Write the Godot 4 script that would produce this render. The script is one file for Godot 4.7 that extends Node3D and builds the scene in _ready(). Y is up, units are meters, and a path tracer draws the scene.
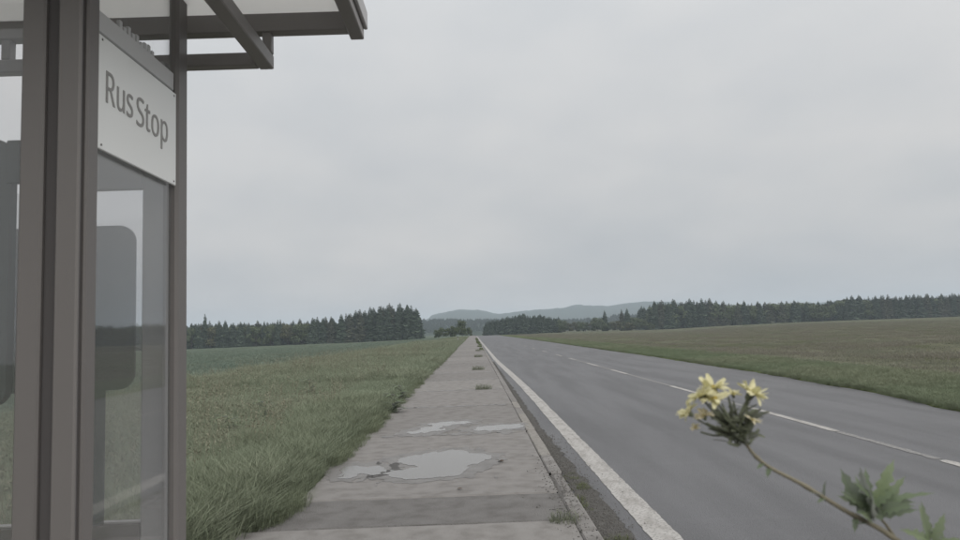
extends Node3D

# ---------------------------------------------------------------- helpers
var rng := RandomNumberGenerator.new()
var nz := FastNoiseLite.new()
var taken := {}
var M := {}
var box_cache := {}

func lin(r: float, g: float, b: float) -> Color:
	return Color(r, g, b).linear_to_srgb()

func rnd(a: float, b: float) -> float:
	return rng.randf_range(a, b)

func numbered(called: String) -> String:
	if not taken.has(called):
		taken[called] = 0
		return called
	taken[called] += 1
	return "%s_%03d" % [called, taken[called]]

func tag(o: Node, label: String, category: String, group := "", kind := "") -> void:
	if label: o.set_meta("label", label)
	if category: o.set_meta("category", category)
	if group: o.set_meta("group", group)
	if kind: o.set_meta("kind", kind)

func thing(called: String, label: String, category: String, at: Vector3, group := "") -> Node3D:
	var o := Node3D.new()
	o.name = numbered(called)
	add_child(o)
	o.position = at
	tag(o, label, category, group)
	return o

func part(parent: Node, called: String, mesh: Mesh, m: Material, at := Vector3.ZERO) -> MeshInstance3D:
	var o := MeshInstance3D.new()
	o.name = called
	o.mesh = mesh
	o.material_override = m
	o.position = at
	parent.add_child(o, true)
	return o

func top(called: String, mesh: Mesh, m: Material, at := Vector3.ZERO) -> MeshInstance3D:
	return part(self, numbered(called), mesh, m, at)

func tri(st: SurfaceTool, a: Vector3, b: Vector3, c: Vector3, out: Vector3) -> void:
	var n := (b - a).cross(c - a)
	if n.dot(out) < 0.0:
		var t := b
		b = c
		c = t
		n = -n
	st.set_normal(n.normalized())
	st.add_vertex(a)
	st.add_vertex(c)
	st.add_vertex(b)

func quad(st: SurfaceTool, a: Vector3, b: Vector3, c: Vector3, d: Vector3, out: Vector3) -> void:
	tri(st, a, b, c, out)
	tri(st, a, c, d, out)

func start() -> SurfaceTool:
	var st := SurfaceTool.new()
	st.begin(Mesh.PRIMITIVE_TRIANGLES)
	return st

# a box with chamfered edges, centred at c
func add_box(st: SurfaceTool, c: Vector3, size: Vector3, b := 0.004) -> void:
	var h := size / 2.0
	b = minf(b, minf(h.x, minf(h.y, h.z)) * 0.6)
	for s in [-1.0, 1.0]:
		quad(st, c + Vector3(s * h.x, -h.y + b, -h.z + b), c + Vector3(s * h.x, h.y - b, -h.z + b), c + Vector3(s * h.x, h.y - b, h.z - b), c + Vector3(s * h.x, -h.y + b, h.z - b), Vector3(s, 0, 0))
		quad(st, c + Vector3(-h.x + b, s * h.y, -h.z + b), c + Vector3(h.x - b, s * h.y, -h.z + b), c + Vector3(h.x - b, s * h.y, h.z - b), c + Vector3(-h.x + b, s * h.y, h.z - b), Vector3(0, s, 0))
		quad(st, c + Vector3(-h.x + b, -h.y + b, s * h.z), c + Vector3(h.x - b, -h.y + b, s * h.z), c + Vector3(h.x - b, h.y - b, s * h.z), c + Vector3(-h.x + b, h.y - b, s * h.z), Vector3(0, 0, s))
		for t in [-1.0, 1.0]:
			quad(st, c + Vector3(s * h.x, t * (h.y - b), -h.z + b), c + Vector3(s * (h.x - b), t * h.y, -h.z + b), c + Vector3(s * (h.x - b), t * h.y, h.z - b), c + Vector3(s * h.x, t * (h.y - b), h.z - b), Vector3(s, t, 0))
			quad(st, c + Vector3(s * h.x, -h.y + b, t * (h.z - b)), c + Vector3(s * (h.x - b), -h.y + b, t * h.z), c + Vector3(s * (h.x - b), h.y - b, t * h.z), c + Vector3(s * h.x, h.y - b, t * (h.z - b)), Vector3(s, 0, t))
			quad(st, c + Vector3(-h.x + b, s * h.y, t * (h.z - b)), c + Vector3(-h.x + b, s * (h.y - b), t * h.z), c + Vector3(h.x - b, s * (h.y - b), t * h.z), c + Vector3(h.x - b, s * h.y, t * (h.z - b)), Vector3(0, s, t))
			for u in [-1.0, 1.0]:
				tri(st, c + Vector3(s * h.x, t * (h.y - b), u * (h.z - b)), c + Vector3(s * (h.x - b), t * h.y, u * (h.z - b)), c + Vector3(s * (h.x - b), t * (h.y - b), u * h.z), Vector3(s, t, u))

# a chamfered box given by its corners in world coordinates, as a part of parent
func bar(parent: Node3D, called: String, lo: Vector3, hi: Vector3, m: Material, b := 0.004) -> MeshInstance3D:
	var st := start()
	add_box(st, Vector3.ZERO, hi - lo, b)
	return part(parent, called, st.commit(), m, (lo + hi) / 2.0 - parent.position)

# a tube through points with a radius at each
func add_tube(st: SurfaceTool, pts: Array, radii: Array, sides := 8) -> void:
	var rings := []
	for i in pts.size():
		var d: Vector3 = (pts[mini(i + 1, pts.size() - 1)] - pts[maxi(i - 1, 0)]).normalized()
		var u := d.cross(Vector3(0.31, 0.2, 0.93)).normalized()
		var v := d.cross(u)
		var ring := []
		for k in sides:
			var a := TAU * k / sides
			ring.append([pts[i] + (u * cos(a) + v * sin(a)) * radii[i], u * cos(a) + v * sin(a)])
		rings.append(ring)
	for i in pts.size() - 1:
		for k in sides:
			var q := [rings[i][k], rings[i][(k + 1) % sides], rings[i + 1][(k + 1) % sides], rings[i + 1][k]]
			for t in [[0, 1, 2], [0, 2, 3]]:
				var n: Vector3 = (q[t[1]][0] - q[t[0]][0]).cross(q[t[2]][0] - q[t[0]][0])
				var order: Array = [t[0], t[2], t[1]] if n.dot(q[t[0]][1]) > 0 else [t[0], t[1], t[2]]
				for w in order:
					st.set_normal(q[w][1])
					st.add_vertex(q[w][0])

func smooth_curve(pts: Array, steps := 5) -> Array:
	var out := []
	for i in pts.size() - 1:
		var p0 = pts[maxi(i - 1, 0)]
		var p3 = pts[mini(i + 2, pts.size() - 1)]
		for k in steps:
			out.append(pts[i].cubic_interpolate(pts[i + 1], p0, p3, float(k) / steps))
	out.append(pts[-1])
	return out

func table(t: Array, x: float) -> float:
	if x <= t[0][0]: return t[0][1]
	for i in t.size() - 1:
		if x <= t[i + 1][0]:
			return lerpf(t[i][1], t[i + 1][1], smoothstep(t[i][0], t[i + 1][0], x))
	return t[-1][1]

func noise_tex(freq: float, octaves: int, ramp: Array, size := 512, kind := FastNoiseLite.TYPE_SIMPLEX_SMOOTH, sd := 1, normal := 0.0) -> NoiseTexture2D:
	var n := FastNoiseLite.new()
	n.noise_type = kind
	n.frequency = freq
	n.fractal_octaves = octaves
	n.seed = sd
	var t := NoiseTexture2D.new()
	t.width = size
	t.height = size
	t.seamless = true
	t.noise = n
	if normal > 0.0:
		t.as_normal_map = true
		t.bump_strength = normal
	elif ramp:
		var g := Gradient.new()
		g.offsets = PackedFloat32Array(ramp.map(func(r): return r[0]))
		g.colors = PackedColorArray(ramp.map(func(r): return r[1]))
		t.color_ramp = g
	return t

func grey(v: float) -> Color:
	return Color(v, v, v)

func mat(called: String, c: Color, rough := 0.8, spec := 0.5) -> StandardMaterial3D:
	var m := StandardMaterial3D.new()
	m.resource_name = called
	m.albedo_color = c
	m.roughness = rough
	m.metallic_specular = spec
	M[called] = m
	return m

# fine texture at uv1 and a coarse one multiplied over it at uv2, both laid in world space
func textured(m: StandardMaterial3D, fine: Texture2D, s1: Vector3, coarse: Texture2D = null, s2 := Vector3.ONE, bump: Texture2D = null, bump_scale := 0.5) -> void:
	m.albedo_texture = fine
	m.uv1_triplanar = true
	m.uv1_world_triplanar = true
	m.uv1_scale = s1
	if coarse:
		m.detail_enabled = true
		m.detail_blend_mode = BaseMaterial3D.BLEND_MODE_MUL
		m.detail_uv_layer = BaseMaterial3D.DETAIL_UV_2
		m.detail_albedo = coarse
		m.uv2_triplanar = true
		m.uv2_world_triplanar = true
		m.uv2_scale = s2
	if bump:
		m.normal_enabled = true
		m.normal_texture = bump
		m.normal_scale = bump_scale

# ---------------------------------------------------------------- the lie of the land
var FAR := [[-700.0, -2.0], [-161.0, -2.45], [-76.0, -2.05], [-31.0, -1.5], [20.0, -0.8], [75.0, -1.0], [103.0, -1.3], [152.0, -0.1], [192.0, 0.55], [280.0, 0.4], [700.0, 1.0]]

func road_edge(z: float) -> float:
	return table([[5.0, 7.3], [10.8, 7.45], [15.0, 8.0], [22.0, 8.35], [36.0, 8.6], [100.0, 9.0], [400.0, 9.2]], -z)

func open_ground(x: float, z: float) -> float:
	var d := -z
	var y := -0.05
	var side := maxf(-2.0 - x, x - 9.0)
	var w := smoothstep(2.0, 40.0, side)
	if d > 20.0:
		y += table(FAR, clampf(x / d * 400.0, -690, 690)) * smoothstep(20.0, 400.0, d) * w
	if d > 270.0:
		y -= minf((d - 270.0) * 0.012, 3.0) * (1.0 - w)
	if x < -1.7 or x > 9.5:
		y += nz.get_noise_2d(x * 9.0, z * 9.0) * 0.05 * smoothstep(0.2, 2.0, side + 0.4)
	return y

func ground(x: float, z: float) -> float:
	var y := open_ground(x, z)
	if x > -1.5 and x < road_edge(z):
		y -= 0.3
	return y

# ---------------------------------------------------------------- scene
func _ready() -> void:
	rng.seed = 20
	nz.seed = 5
	nz.frequency = 0.01
	# camera
	var cam := Camera3D.new()
	cam.name = "camera"
	cam.position = Vector3(0, 1.4, 0)
	cam.rotation_degrees = Vector3(5.05, -0.67, -2.0)
	cam.fov = 2.0 * rad_to_deg(atan(270.0 / 700.0))
	cam.near = 0.05
	# the slight softness of a small lens focused down the walkway
	var lens := CameraAttributesPhysical.new()
	lens.frustum_focal_length = 31.11
	lens.exposure_aperture = 9.5
	lens.frustum_focus_distance = 9.0
	lens.frustum_near = 0.05
	lens.frustum_far = 12000.0
	cam.attributes = lens
	cam.far = 12000.0
	add_child(cam)
	# overcast sky, exposure, haze
	var env := Environment.new()
	env.background_mode = Environment.BG_SKY
	var sky := Sky.new()
	var sm := PanoramaSkyMaterial.new()
	sm.panorama = overcast()
	sky.sky_material = sm
	env.sky = sky
	env.tonemap_mode = Environment.TONE_MAPPER_LINEAR
	env.tonemap_exposure = 2.4
	env.sdfgi_enabled = true
	env.ssao_enabled = true
	env.ssil_enabled = true
	env.fog_enabled = true
	env.fog_density = 0.00026
	env.fog_light_color = Color(0.89, 0.95, 1.0)
	var we := WorldEnvironment.new()
	we.name = "world"
	we.environment = env
	add_child(we)
	# the sun, hidden by the cloud: wide and weak
	var sun := DirectionalLight3D.new()
	sun.name = "sun"
	sun.light_energy = 0.43
	sun.light_color = Color(1.0, 0.985, 0.96)
	sun.light_angular_distance = 100.0
	sun.shadow_enabled = true
	sun.rotation_degrees = Vector3(-52, 38, 0)
	add_child(sun)

	materials()
	land()
	road()
	walkway()
	hills()
	woods()
	shelter()
	verge_grass()
	details()
	flowering_weed()

func overcast() -> ImageTexture:
	var w := 768
	var h := 384
	var n := FastNoiseLite.new()
	n.seed = 11
	n.frequency = 0.55
	n.fractal_octaves = 5
	var bytes := PackedFloat32Array()
	bytes.resize(w * h * 3)
	for j in h:
		var el := PI * (0.5 - (j + 0.5) / h)
		var s := maxf(sin(el), 0.0)
		var base := 0.213 * (1.0 + 0.82 * s)
		for i in w:
			var az := TAU * (i + 0.5) / w
			var k := 1.0
			if s > 0.0:
				var q := cos(el) / (s + 0.22)
				var c := n.get_noise_3d(cos(az) * q * 1.3, s * 2.0, sin(az) * q * 1.3)
				k += c * 0.13 + n.get_noise_3d(cos(az) * q * 5.0 + 40.0, s * 6.0, sin(az) * q * 5.0) * 0.045
			var at := (j * w + i) * 3
			var l := base * k
			var warm := (k - 1.0) * 0.25
			bytes[at] = l * (0.985 + warm)
			bytes[at + 1] = l * 1.0
			bytes[at + 2] = l * (1.018 - warm)
	var im := Image.create_from_data(w, h, false, Image.FORMAT_RGBF, bytes.to_byte_array())
	return ImageTexture.create_from_image(im)

func materials() -> void:
	var speck := noise_tex(0.32, 3, [[0.0, grey(0.5)], [0.4, grey(0.76)], [0.6, grey(0.9)], [1.0, grey(1.0)]], 1024, FastNoiseLite.TYPE_SIMPLEX, 3)
	var speck_n := noise_tex(0.28, 3, [], 512, FastNoiseLite.TYPE_SIMPLEX, 4, 3.0)
	var lanes := noise_tex(0.02, 4, [[0.25, grey(0.88)], [0.5, grey(0.95)], [0.7, grey(1.0)]], 512, FastNoiseLite.TYPE_SIMPLEX_SMOOTH, 7)
	var stains := noise_tex(0.012, 6, [[0.2, Color(0.88, 0.875, 0.87)], [0.42, Color(0.945, 0.942, 0.94)], [0.55, Color(0.97, 0.968, 0.967)], [0.8, Color(1, 1, 1)]], 1024, FastNoiseLite.TYPE_SIMPLEX_SMOOTH, 9)
	var m := mat("asphalt", lin(0.142, 0.142, 0.15), 0.52, 0.45)
	textured(m, speck, Vector3(0.45, 0.45, 0.45), lanes, Vector3(0.13, 0.1, 0.012), speck_n, 0.6)
	m = mat("concrete", lin(0.285, 0.274, 0.266), 0.85, 0.3)
	textured(m, speck, Vector3(0.8, 0.8, 0.8), stains, Vector3(0.3, 0.3, 0.36), speck_n, 0.35)
	m = mat("concrete_worn", lin(0.265, 0.255, 0.247), 0.85, 0.3)
	textured(m, speck, Vector3(0.7, 0.7, 0.7), stains, Vector3(0.26, 0.3, 0.4), speck_n, 0.4)
	m = mat("concrete_pale", lin(0.305, 0.294, 0.284), 0.85, 0.3)
	textured(m, speck, Vector3(0.75, 0.75, 0.75), stains, Vector3(0.33, 0.3, 0.3), speck_n, 0.35)
	m = mat("patch_asphalt", lin(0.21, 0.203, 0.199), 0.85, 0.3)
	textured(m, speck, Vector3(0.5, 0.5, 0.5), stains, Vector3(0.3, 0.3, 0.3), speck_n, 0.7)
	m = mat("kerb_stone", lin(0.33, 0.315, 0.295), 0.85, 0.3)
	textured(m, speck, Vector3(0.9, 0.9, 0.9), stains, Vector3(0.9, 0.6, 0.7), speck_n, 0.5)
	m = mat("joint_filler", lin(0.07, 0.065, 0.06), 0.95, 0.2)
	m = mat("dirt", lin(0.14, 0.136, 0.13), 0.95, 0.2)
	textured(m, speck, Vector3(0.6, 0.6, 0.6), stains, Vector3(0.8, 0.5, 0.9), speck_n, 1.0)
	var cracks := noise_tex(0.045, 3, [[0.0, grey(0.45)], [0.22, grey(0.62)], [0.3, grey(0.9)], [1.0, grey(1.0)]], 512, FastNoiseLite.TYPE_CELLULAR, 12)
	m = mat("road_paint", lin(0.38, 0.37, 0.357), 0.7, 0.35)
	textured(m, cracks, Vector3(1.2, 1.2, 2.2), stains, Vector3(0.5, 0.5, 0.2), speck_n, 0.4)
	m = mat("faded_paint", lin(0.33, 0.325, 0.32), 0.7, 0.35)
	textured(m, speck, Vector3(0.6, 0.6, 0.6), cracks, Vector3(0.9, 0.5, 1.3))
	m = mat("soil", lin(1, 1, 1), 0.95, 0.15)
	m.vertex_color_use_as_albedo = true
	textured(m, noise_tex(0.05, 5, [[0.2, Color(0.6, 0.62, 0.55)], [0.5, Color(0.85, 0.86, 0.8)], [0.75, Color(1, 1, 1)]], 1024, FastNoiseLite.TYPE_SIMPLEX_SMOOTH, 21), Vector3(0.12, 0.12, 0.12), noise_tex(0.02, 5, [[0.25, Color(0.78, 0.8, 0.72)], [0.5, Color(0.92, 0.92, 0.9)], [0.75, Color(1, 1, 1)]], 512, FastNoiseLite.TYPE_SIMPLEX_SMOOTH, 22), Vector3(0.016, 0.02, 0.006))
	# vegetation
	for g in [["grass_blade", 0.8, 0.5], ["needle", 0.85, 0.25], ["broadleaf", 0.75, 0.4]]:
		m = mat(g[0], Color.WHITE, g[1], 0.3)
		m.vertex_color_use_as_albedo = true
		m.backlight_enabled = true
		m.backlight = grey(g[2])
	m = mat("spruce_needles", lin(0.049, 0.066, 0.047), 0.85, 0.25)
	m = mat("spruce_needles_dull", lin(0.062, 0.068, 0.049), 0.85, 0.25)
	m = mat("leaf_mid", lin(0.066, 0.084, 0.042), 0.75, 0.3)
	m = mat("leaf_olive", lin(0.075, 0.078, 0.04), 0.75, 0.3)
	m = mat("bark", lin(0.06, 0.05, 0.042), 0.95, 0.2)
	m = mat("hill_wood", lin(0.042, 0.056, 0.04), 0.95, 0.1)
	textured(m, noise_tex(0.08, 4, [[0.2, grey(0.7)], [0.7, grey(1.0)]], 512, FastNoiseLite.TYPE_SIMPLEX_SMOOTH, 31), Vector3(0.004, 0.004, 0.004))
	# shelter
	var scuff := noise_tex(0.02, 5, [[0.2, grey(0.93)], [0.5, grey(0.97)], [0.8, grey(1.0)]], 512, FastNoiseLite.TYPE_SIMPLEX_SMOOTH, 41)
	m = mat("frame_paint", lin(0.209, 0.195, 0.189), 0.45, 0.4)
	textured(m, speck, Vector3(4.0, 4.0, 4.0))
	m = mat("frame_paint_lifted", lin(0.325, 0.306, 0.297), 0.45, 0.4)  # same frame paint, colour lightened to offset the shade under the canopy
	textured(m, speck, Vector3(4.0, 4.0, 4.0))
	m = mat("gasket", lin(0.075, 0.07, 0.07), 0.7, 0.3)
	m = mat("aluminium", lin(0.35, 0.34, 0.34), 0.45, 0.5)
	m.metallic = 0.3
	m = mat("roof_sheet", lin(0.72, 0.72, 0.69), 0.5, 0.4)
	m.backlight_enabled = true
	m.backlight = grey(0.9)
	m = mat("sign_white", lin(0.68, 0.69, 0.685), 0.35, 0.4)
	m = mat("sign_letter", lin(0.27, 0.265, 0.26), 0.6, 0.3)
	m = mat("grey_board", lin(0.34, 0.34, 0.345), 0.6, 0.4)
	m = mat("band_grey", lin(0.451, 0.451, 0.456), 0.5, 0.4)
	m = mat("glass", Color(lin(0.26, 0.265, 0.265), 0.12), 0.03, 0.5)
	m.transparency = BaseMaterial3D.TRANSPARENCY_ALPHA
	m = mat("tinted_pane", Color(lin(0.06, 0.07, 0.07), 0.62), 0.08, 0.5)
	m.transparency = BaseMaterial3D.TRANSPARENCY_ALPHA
	m = mat("display_dark", lin(0.035, 0.042, 0.04), 0.25, 0.5)
	# wet and small things
	m = mat("puddle_water", lin(0.14, 0.135, 0.13), 0.07, 0.36)
	m = mat("damp_concrete", lin(0.225, 0.216, 0.21), 0.45, 0.4)
	textured(m, speck, Vector3(0.8, 0.8, 0.8), stains, Vector3(0.3, 0.3, 0.36), speck_n, 0.3)
	m = mat("fallen_leaf", lin(0.07, 0.05, 0.035), 0.8, 0.3)
	m = mat("pebble", lin(0.15, 0.145, 0.138), 0.9, 0.3)
	m = mat("marker_white", lin(0.3, 0.3, 0.31), 0.5, 0.4)
	m = mat("marker_black", lin(0.03, 0.03, 0.03), 0.5, 0.4)
	m = mat("petal_yellow", lin(0.5, 0.475, 0.31), 0.7, 0.3)
	m.backlight_enabled = true
	m.backlight = Color(0.6, 0.58, 0.4)
	m = mat("petal_pale", lin(0.47, 0.43, 0.32), 0.6, 0.3)
	m.backlight_enabled = true
	m.backlight = Color(0.7, 0.66, 0.5)
	m = mat("flower_disc", lin(0.42, 0.33, 0.09), 0.8, 0.3)
	m = mat("weed_stem", lin(0.16, 0.145, 0.105), 0.7, 0.3)
	m = mat("weed_green", lin(0.11, 0.122, 0.08), 0.7, 0.3)
	m.backlight_enabled = true
	m.backlight = grey(0.4)
	m = mat("weed_leaf", lin(0.08, 0.108, 0.058), 0.65, 0.35)
	m.backlight_enabled = true
	m.backlight = grey(0.5)
	m = mat("weed_leaf_light", lin(0.1, 0.13, 0.065), 0.65, 0.35)
	m.backlight_enabled = true
	m.backlight = grey(0.5)

# ---------------------------------------------------------------- ground
func land_color(x: float, z: float) -> Color:
	var e := road_edge(z)
	var n := nz.get_noise_2d(x * 2.0, z * 0.7)
	if x < 4.0:
		var verge := Color(0.138, 0.155, 0.112).lerp(Color(0.146, 0.155, 0.117), clampf(0.5 + n, 0, 1))
		var crop := Color(0.12, 0.149, 0.128).lerp(Color(0.13, 0.152, 0.126), clampf(0.5 + n, 0, 1))
		var k := smoothstep(-7.0, -9.0, x + n * 1.5)
		return verge.lerp(crop, k)
	var verge_r := Color(0.13, 0.15, 0.09)
	var fallow := Color(0.15, 0.154, 0.12).lerp(Color(0.16, 0.155, 0.128), clampf(0.5 + n * 1.3, 0, 1))
	return verge_r.lerp(fallow, smoothstep(e + 2.2, e + 3.4, x + n))

func land() -> void:
	var xs := [-6000.0, -3500.0, -2000.0, -1200.0, -800.0, -560.0, -420.0, -330.0, -265.0, -215.0, -175.0, -145.0, -120.0, -100.0, -84.0, -70.0, -58.0, -48.0, -40.0, -33.0, -27.0, -22.0, -18.0, -14.5, -12.0, -10.0, -8.8, -7.8, -6.8, -5.6, -4.5, -3.5, -2.7, -2.0, -1.62, -1.42, 1.0, 4.0]
	var rights := [-0.25, 0.12, 0.8, 1.6, 2.3, 3.0, 4.0, 5.5, 7.5, 10.0, 13.0, 17.0, 22.0, 28.0, 35.0, 44.0, 55.0, 68.0, 84.0, 103.0, 126.0, 155.0, 190.0, 235.0, 290.0, 360.0, 460.0, 600.0, 850.0, 1300.0, 2200.0, 3800.0, 6000.0]
	var zs := [60.0, 30.0, 15.0, 8.0]
	var d := -5.0
	while d > -6000.0:
		zs.append(3.0 + d)
		d -= maxf(1.0, -d * 0.045)
	var st := start()
	var cols := xs.size() + rights.size()
	for z in zs:
		var e := road_edge(z)
		for i in cols:
			var x: float = xs[i] if i < xs.size() else e + rights[i - xs.size()]
			st.set_color(land_color(x, z))
			st.add_vertex(Vector3(x, ground(x, z), z))
	for j in zs.size() - 1:
		for i in cols - 1:
			var a := j * cols + i
			for k in [a, a + cols, a + 1, a + 1, a + cols, a + cols + 1]:
				st.add_index(k)
	st.generate_normals()
	var o := top("ground", st.commit(), M.soil)
	tag(o, "grassy meadow and fallow field on both sides of the road", "", "", "structure")

func sheet(points: Array, y: float) -> ArrayMesh:
	# points: rows of [left x, right x, z]; a strip of road or paint lying at height y, following the road's dip
	var st := start()
	for p in points:
		var yy: float = y - maxf(0.0, (-p[2] - 270.0)) * 0.012
		st.set_normal(Vector3.UP)
		st.add_vertex(Vector3(p[0], yy, p[2]))
		st.set_normal(Vector3.UP)
		st.add_vertex(Vector3(p[1], yy, p[2]))
	for j in points.size() - 1:
		var a := j * 2
		for k in [a, a + 2, a + 1, a + 1, a + 2, a + 3]:
			st.add_index(k)
	return st.commit()

func edge_line(z: float) -> float:
	return table([[15.0, 1.29], [40.0, 1.08], [120.0, 1.0], [300.0, 1.0]], -z)

func road() -> void:
	var rows := []
	var z := 40.0
	while z > -420.0:
		var e := road_edge(z)
		rows.append([0.82 + nz.get_noise_1d(z * 30.0) * 0.02, e + nz.get_noise_1d(z * 60.0) * 0.14 + nz.get_noise_1d(z * 11.0) * 0.1, z])
		z -= 0.5 if z > -60.0 else 3.0
	var o := top("road", sheet(rows, -0.08), M.asphalt)
	tag(o, "two lane grey asphalt road running to the horizon", "", "", "structure")
	# solid edge line with a ragged rim
	rows = []
	z = 25.0
	while z > -330.0:
		var near := z > -50.0
		var j := rnd(-0.006, 0.006) if near else 0.0
		var j2 := rnd(-0.006, 0.006) if near else 0.0
		var c := edge_line(z)
		rows.append([c - 0.105 + j + nz.get_noise_1d(z * 40.0) * 0.012, c + 0.105 + j2 + nz.get_noise_1d(z * 37.0 + 900.0) * 0.01, z])
		z -= 0.06 if z > -12.0 else (0.3 if near else 4.0)
	o = top("edge_line", sheet(rows, -0.076), M.road_paint)
	tag(o, "solid cracked white edge line beside the kerb", "", "", "structure")
	# centre line: bright dashes, worn paint between
	var dashes := [[-12.0, -9.0], [-3.6, -0.6], [4.0, 7.3], [9.4, 12.6], [14.6, 17.3], [22.2, 24.7], [27.4, 30.0], [33.4, 35.8], [38.6, 41.4], [46.5, 49.5], [55.5, 58.5], [64.5, 67.5], [73.5, 76.5], [82.5, 85.5], [91.5, 94.5], [103.0, 106.0], [115.0, 118.0], [130.0, 133.0], [150.0, 153.0]]
	for s in dashes:
		rows = []
		var t: float = s[0]
		while t < s[1] + 0.01:
			var ends := 0.02 if (t > s[0] + 0.05 and t < s[1] - 0.05) else 0.0
			rows.append([4.77 - 0.04 - ends + rnd(-0.005, 0.005), 4.77 + 0.04 + ends + rnd(-0.005, 0.005), -t])
			t += 0.1
		o = top("centre_dash", sheet(rows, -0.076), M.road_paint)
		tag(o, "white dash of the centre line", "", "", "structure")
	for s in [[7.36, 9.36], [12.66, 14.56], [17.36, 22.16], [24.76, 27.36], [30.06, 33.36]]:
		rows = []
		var t: float = s[0]
		while t < s[1] + 0.01:
			rows.append([4.722 + rnd(-0.012, 0.012), 4.818 + rnd(-0.012, 0.012), -t])
			t += 0.1
		o = top("worn_line", sheet(rows, -0.0765), M.faded_paint)
		tag(o, "worn remnant of the centre line", "", "", "structure")

func walkway() -> void:
	var walk := Node3D.new()
	walk.name = "pavement"
	add_child(walk)
	tag(walk, "concrete slab walkway running beside the road", "", "", "structure")
	# bed under the slabs, seen in the joints
	var st := start()
	add_box(st, Vector3(-0.42, -0.165, -140.0), Vector3(2.2, 0.28, 300.0), 0.01)
	part(walk, "bed", st.commit(), M.joint_filler)
	# slabs: [front z, back z, left x, right x, material]
	var list := [[-5.29, -4.32, -1.76, 0.688, "concrete_pale"], [-4.3, -2.2, -2.9, 0.688, "concrete_pale"], [-2.18, 1.4, -2.9, 0.688, "concrete"], [1.42, 5.0, -2.9, 0.688, "concrete_worn"], [-6.17, -5.31, -1.66, 0.688, "patch_asphalt"]]
	var z := -6.2
	var k := 0
	while z > -112.0:
		var l := 3.655
		list.append([z - l, z, -1.6 + rnd(-0.04, 0.05), 0.688, ["concrete", "concrete_worn", "concrete", "concrete_pale", "concrete_worn"][k % 5]])
		z -= l + 0.055
		k += 1
	for s in list:
		st = start()
		var size := Vector3(s[3] - s[2], 0.1, s[1] - s[0])
		slab(st, size)
		var o := part(walk, "slab", st.commit(), M[s[4]], Vector3((s[2] + s[3]) / 2, -0.05 + rnd(-0.001, 0.001), (s[0] + s[1]) / 2))
		o.rotation.z = rnd(-0.0004, 0.0004)
	st = start()
	add_box(st, Vector3(-0.44, -0.05, (z - 280.0) / 2), Vector3(2.24, 0.1, -(-280.0 - z)), 0.01)
	part(walk, "far_slabs", st.commit(), M.concrete)
	# kerb stones
	var kerb := Node3D.new()
	kerb.name = "kerb"
	add_child(kerb)
	tag(kerb, "row of worn concrete kerb stones along the road edge of the walkway", "", "", "structure")
	z = 3.0
	k = 0
	while z > -64.0:
		var broken := z < -5.0 and z > -7.0
		if not broken:
			st = start()
			slab(st, Vector3(0.13, 0.19, 0.985), 0.012)
			var pale := (z < -7.0 and z > -11.2) or rng.randf() < 0.3
			var o := part(kerb, "kerb_stone", st.commit(), M.kerb_stone if pale else (M.concrete_worn if rng.randf() < 0.5 else M.concrete), Vector3(0.755 + rnd(-0.004, 0.004), -0.094 + rnd(-0.003, 0.003), z - 0.5))
			o.rotation.y = rnd(-0.006, 0.006)
		else:
			st = start()
			slab(st, Vector3(0.13, 0.15, 0.96), 0.03)
			part(kerb, "kerb_stone", st.commit(), M.concrete_worn, Vector3(0.755, -0.08, z - 0.5))
		z -= 1.0
		k += 1
	st = start()
	add_box(st, Vector3(0.755, -0.094, (z - 280.0) / 2), Vector3(0.13, 0.19, 280.0 + z), 0.012)
	part(kerb, "far_kerb", st.commit(), M.concrete)
	# kerb at the back and front edge of the stop's platform
	for p in [[-2.97, -3.8, 0.0], [-2.97, -2.8, 0.0], [-2.97, -1.8, 0.0], [-1.83, -4.78, 0.0]]:
		st = start()
		slab(st, Vector3(0.11, 0.19, 0.98), 0.012)
		part(kerb, "kerb_stone", st.commit(), M.kerb_stone, Vector3(p[0], -0.085, p[1]))
	# standing water
	var pools := [
		[Vector2(-0.91, -8.10), Vector2(-0.60, -8.40), Vector2(-0.22, -8.50), Vector2(0.09, -8.07), Vector2(0.06, -7.74), Vector2(-0.12, -7.55), Vector2(-0.09, -7.39), Vector2(-0.22, -7.07), Vector2(-0.48, -6.99), Vector2(-0.72, -6.97), Vector2(-0.92, -7.13), Vector2(-0.86, -7.33), Vector2(-0.63, -7.54), Vector2(-0.80, -7.76)],
		[Vector2(-1.41, -7.29), Vector2(-1.45, -7.81), Vector2(-1.32, -7.73), Vector2(-1.22, -7.65), Vector2(-1.05, -7.65), Vector2(-0.94, -7.44), Vector2(-1.05, -7.29), Vector2(-1.21, -7.25), Vector2(-1.32, -7.12)],
		[Vector2(-0.97, -10.15), Vector2(-0.83, -10.54), Vector2(-0.68, -10.73), Vector2(-0.74, -11.06), Vector2(-0.45, -11.21), Vector2(-0.12, -11.26), Vector2(-0.15, -11.0), Vector2(-0.36, -10.86), Vector2(-0.51, -10.69), Vector2(-0.52, -10.31), Vector2(-0.68, -10.16), Vector2(-0.87, -10.05)],
		[Vector2(-0.07, -10.28), Vector2(0.10, -10.58), Vector2(0.38, -10.66), Vector2(0.63, -10.64), Vector2(0.64, -10.36), Vector2(0.52, -10.23), Vector2(0.28, -10.10), Vector2(0.05, -10.08)],
	]
	for p in pools:
		var damp := top("damp_patch", iso_sheet(p, 0.2, 0.03, func(_x, _z): return 0.0022, 0.2), M.damp_concrete)
		tag(damp, "damp concrete round a rain puddle", "", "", "structure")
		var o := top("puddle", iso_sheet(p, 0.02, 0.02, func(_x, _z): return 0.0045, 0.12), M.puddle_water)
		tag(o, "shallow rain puddle on the concrete walkway", "", "", "structure")

	z = -9.87
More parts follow.
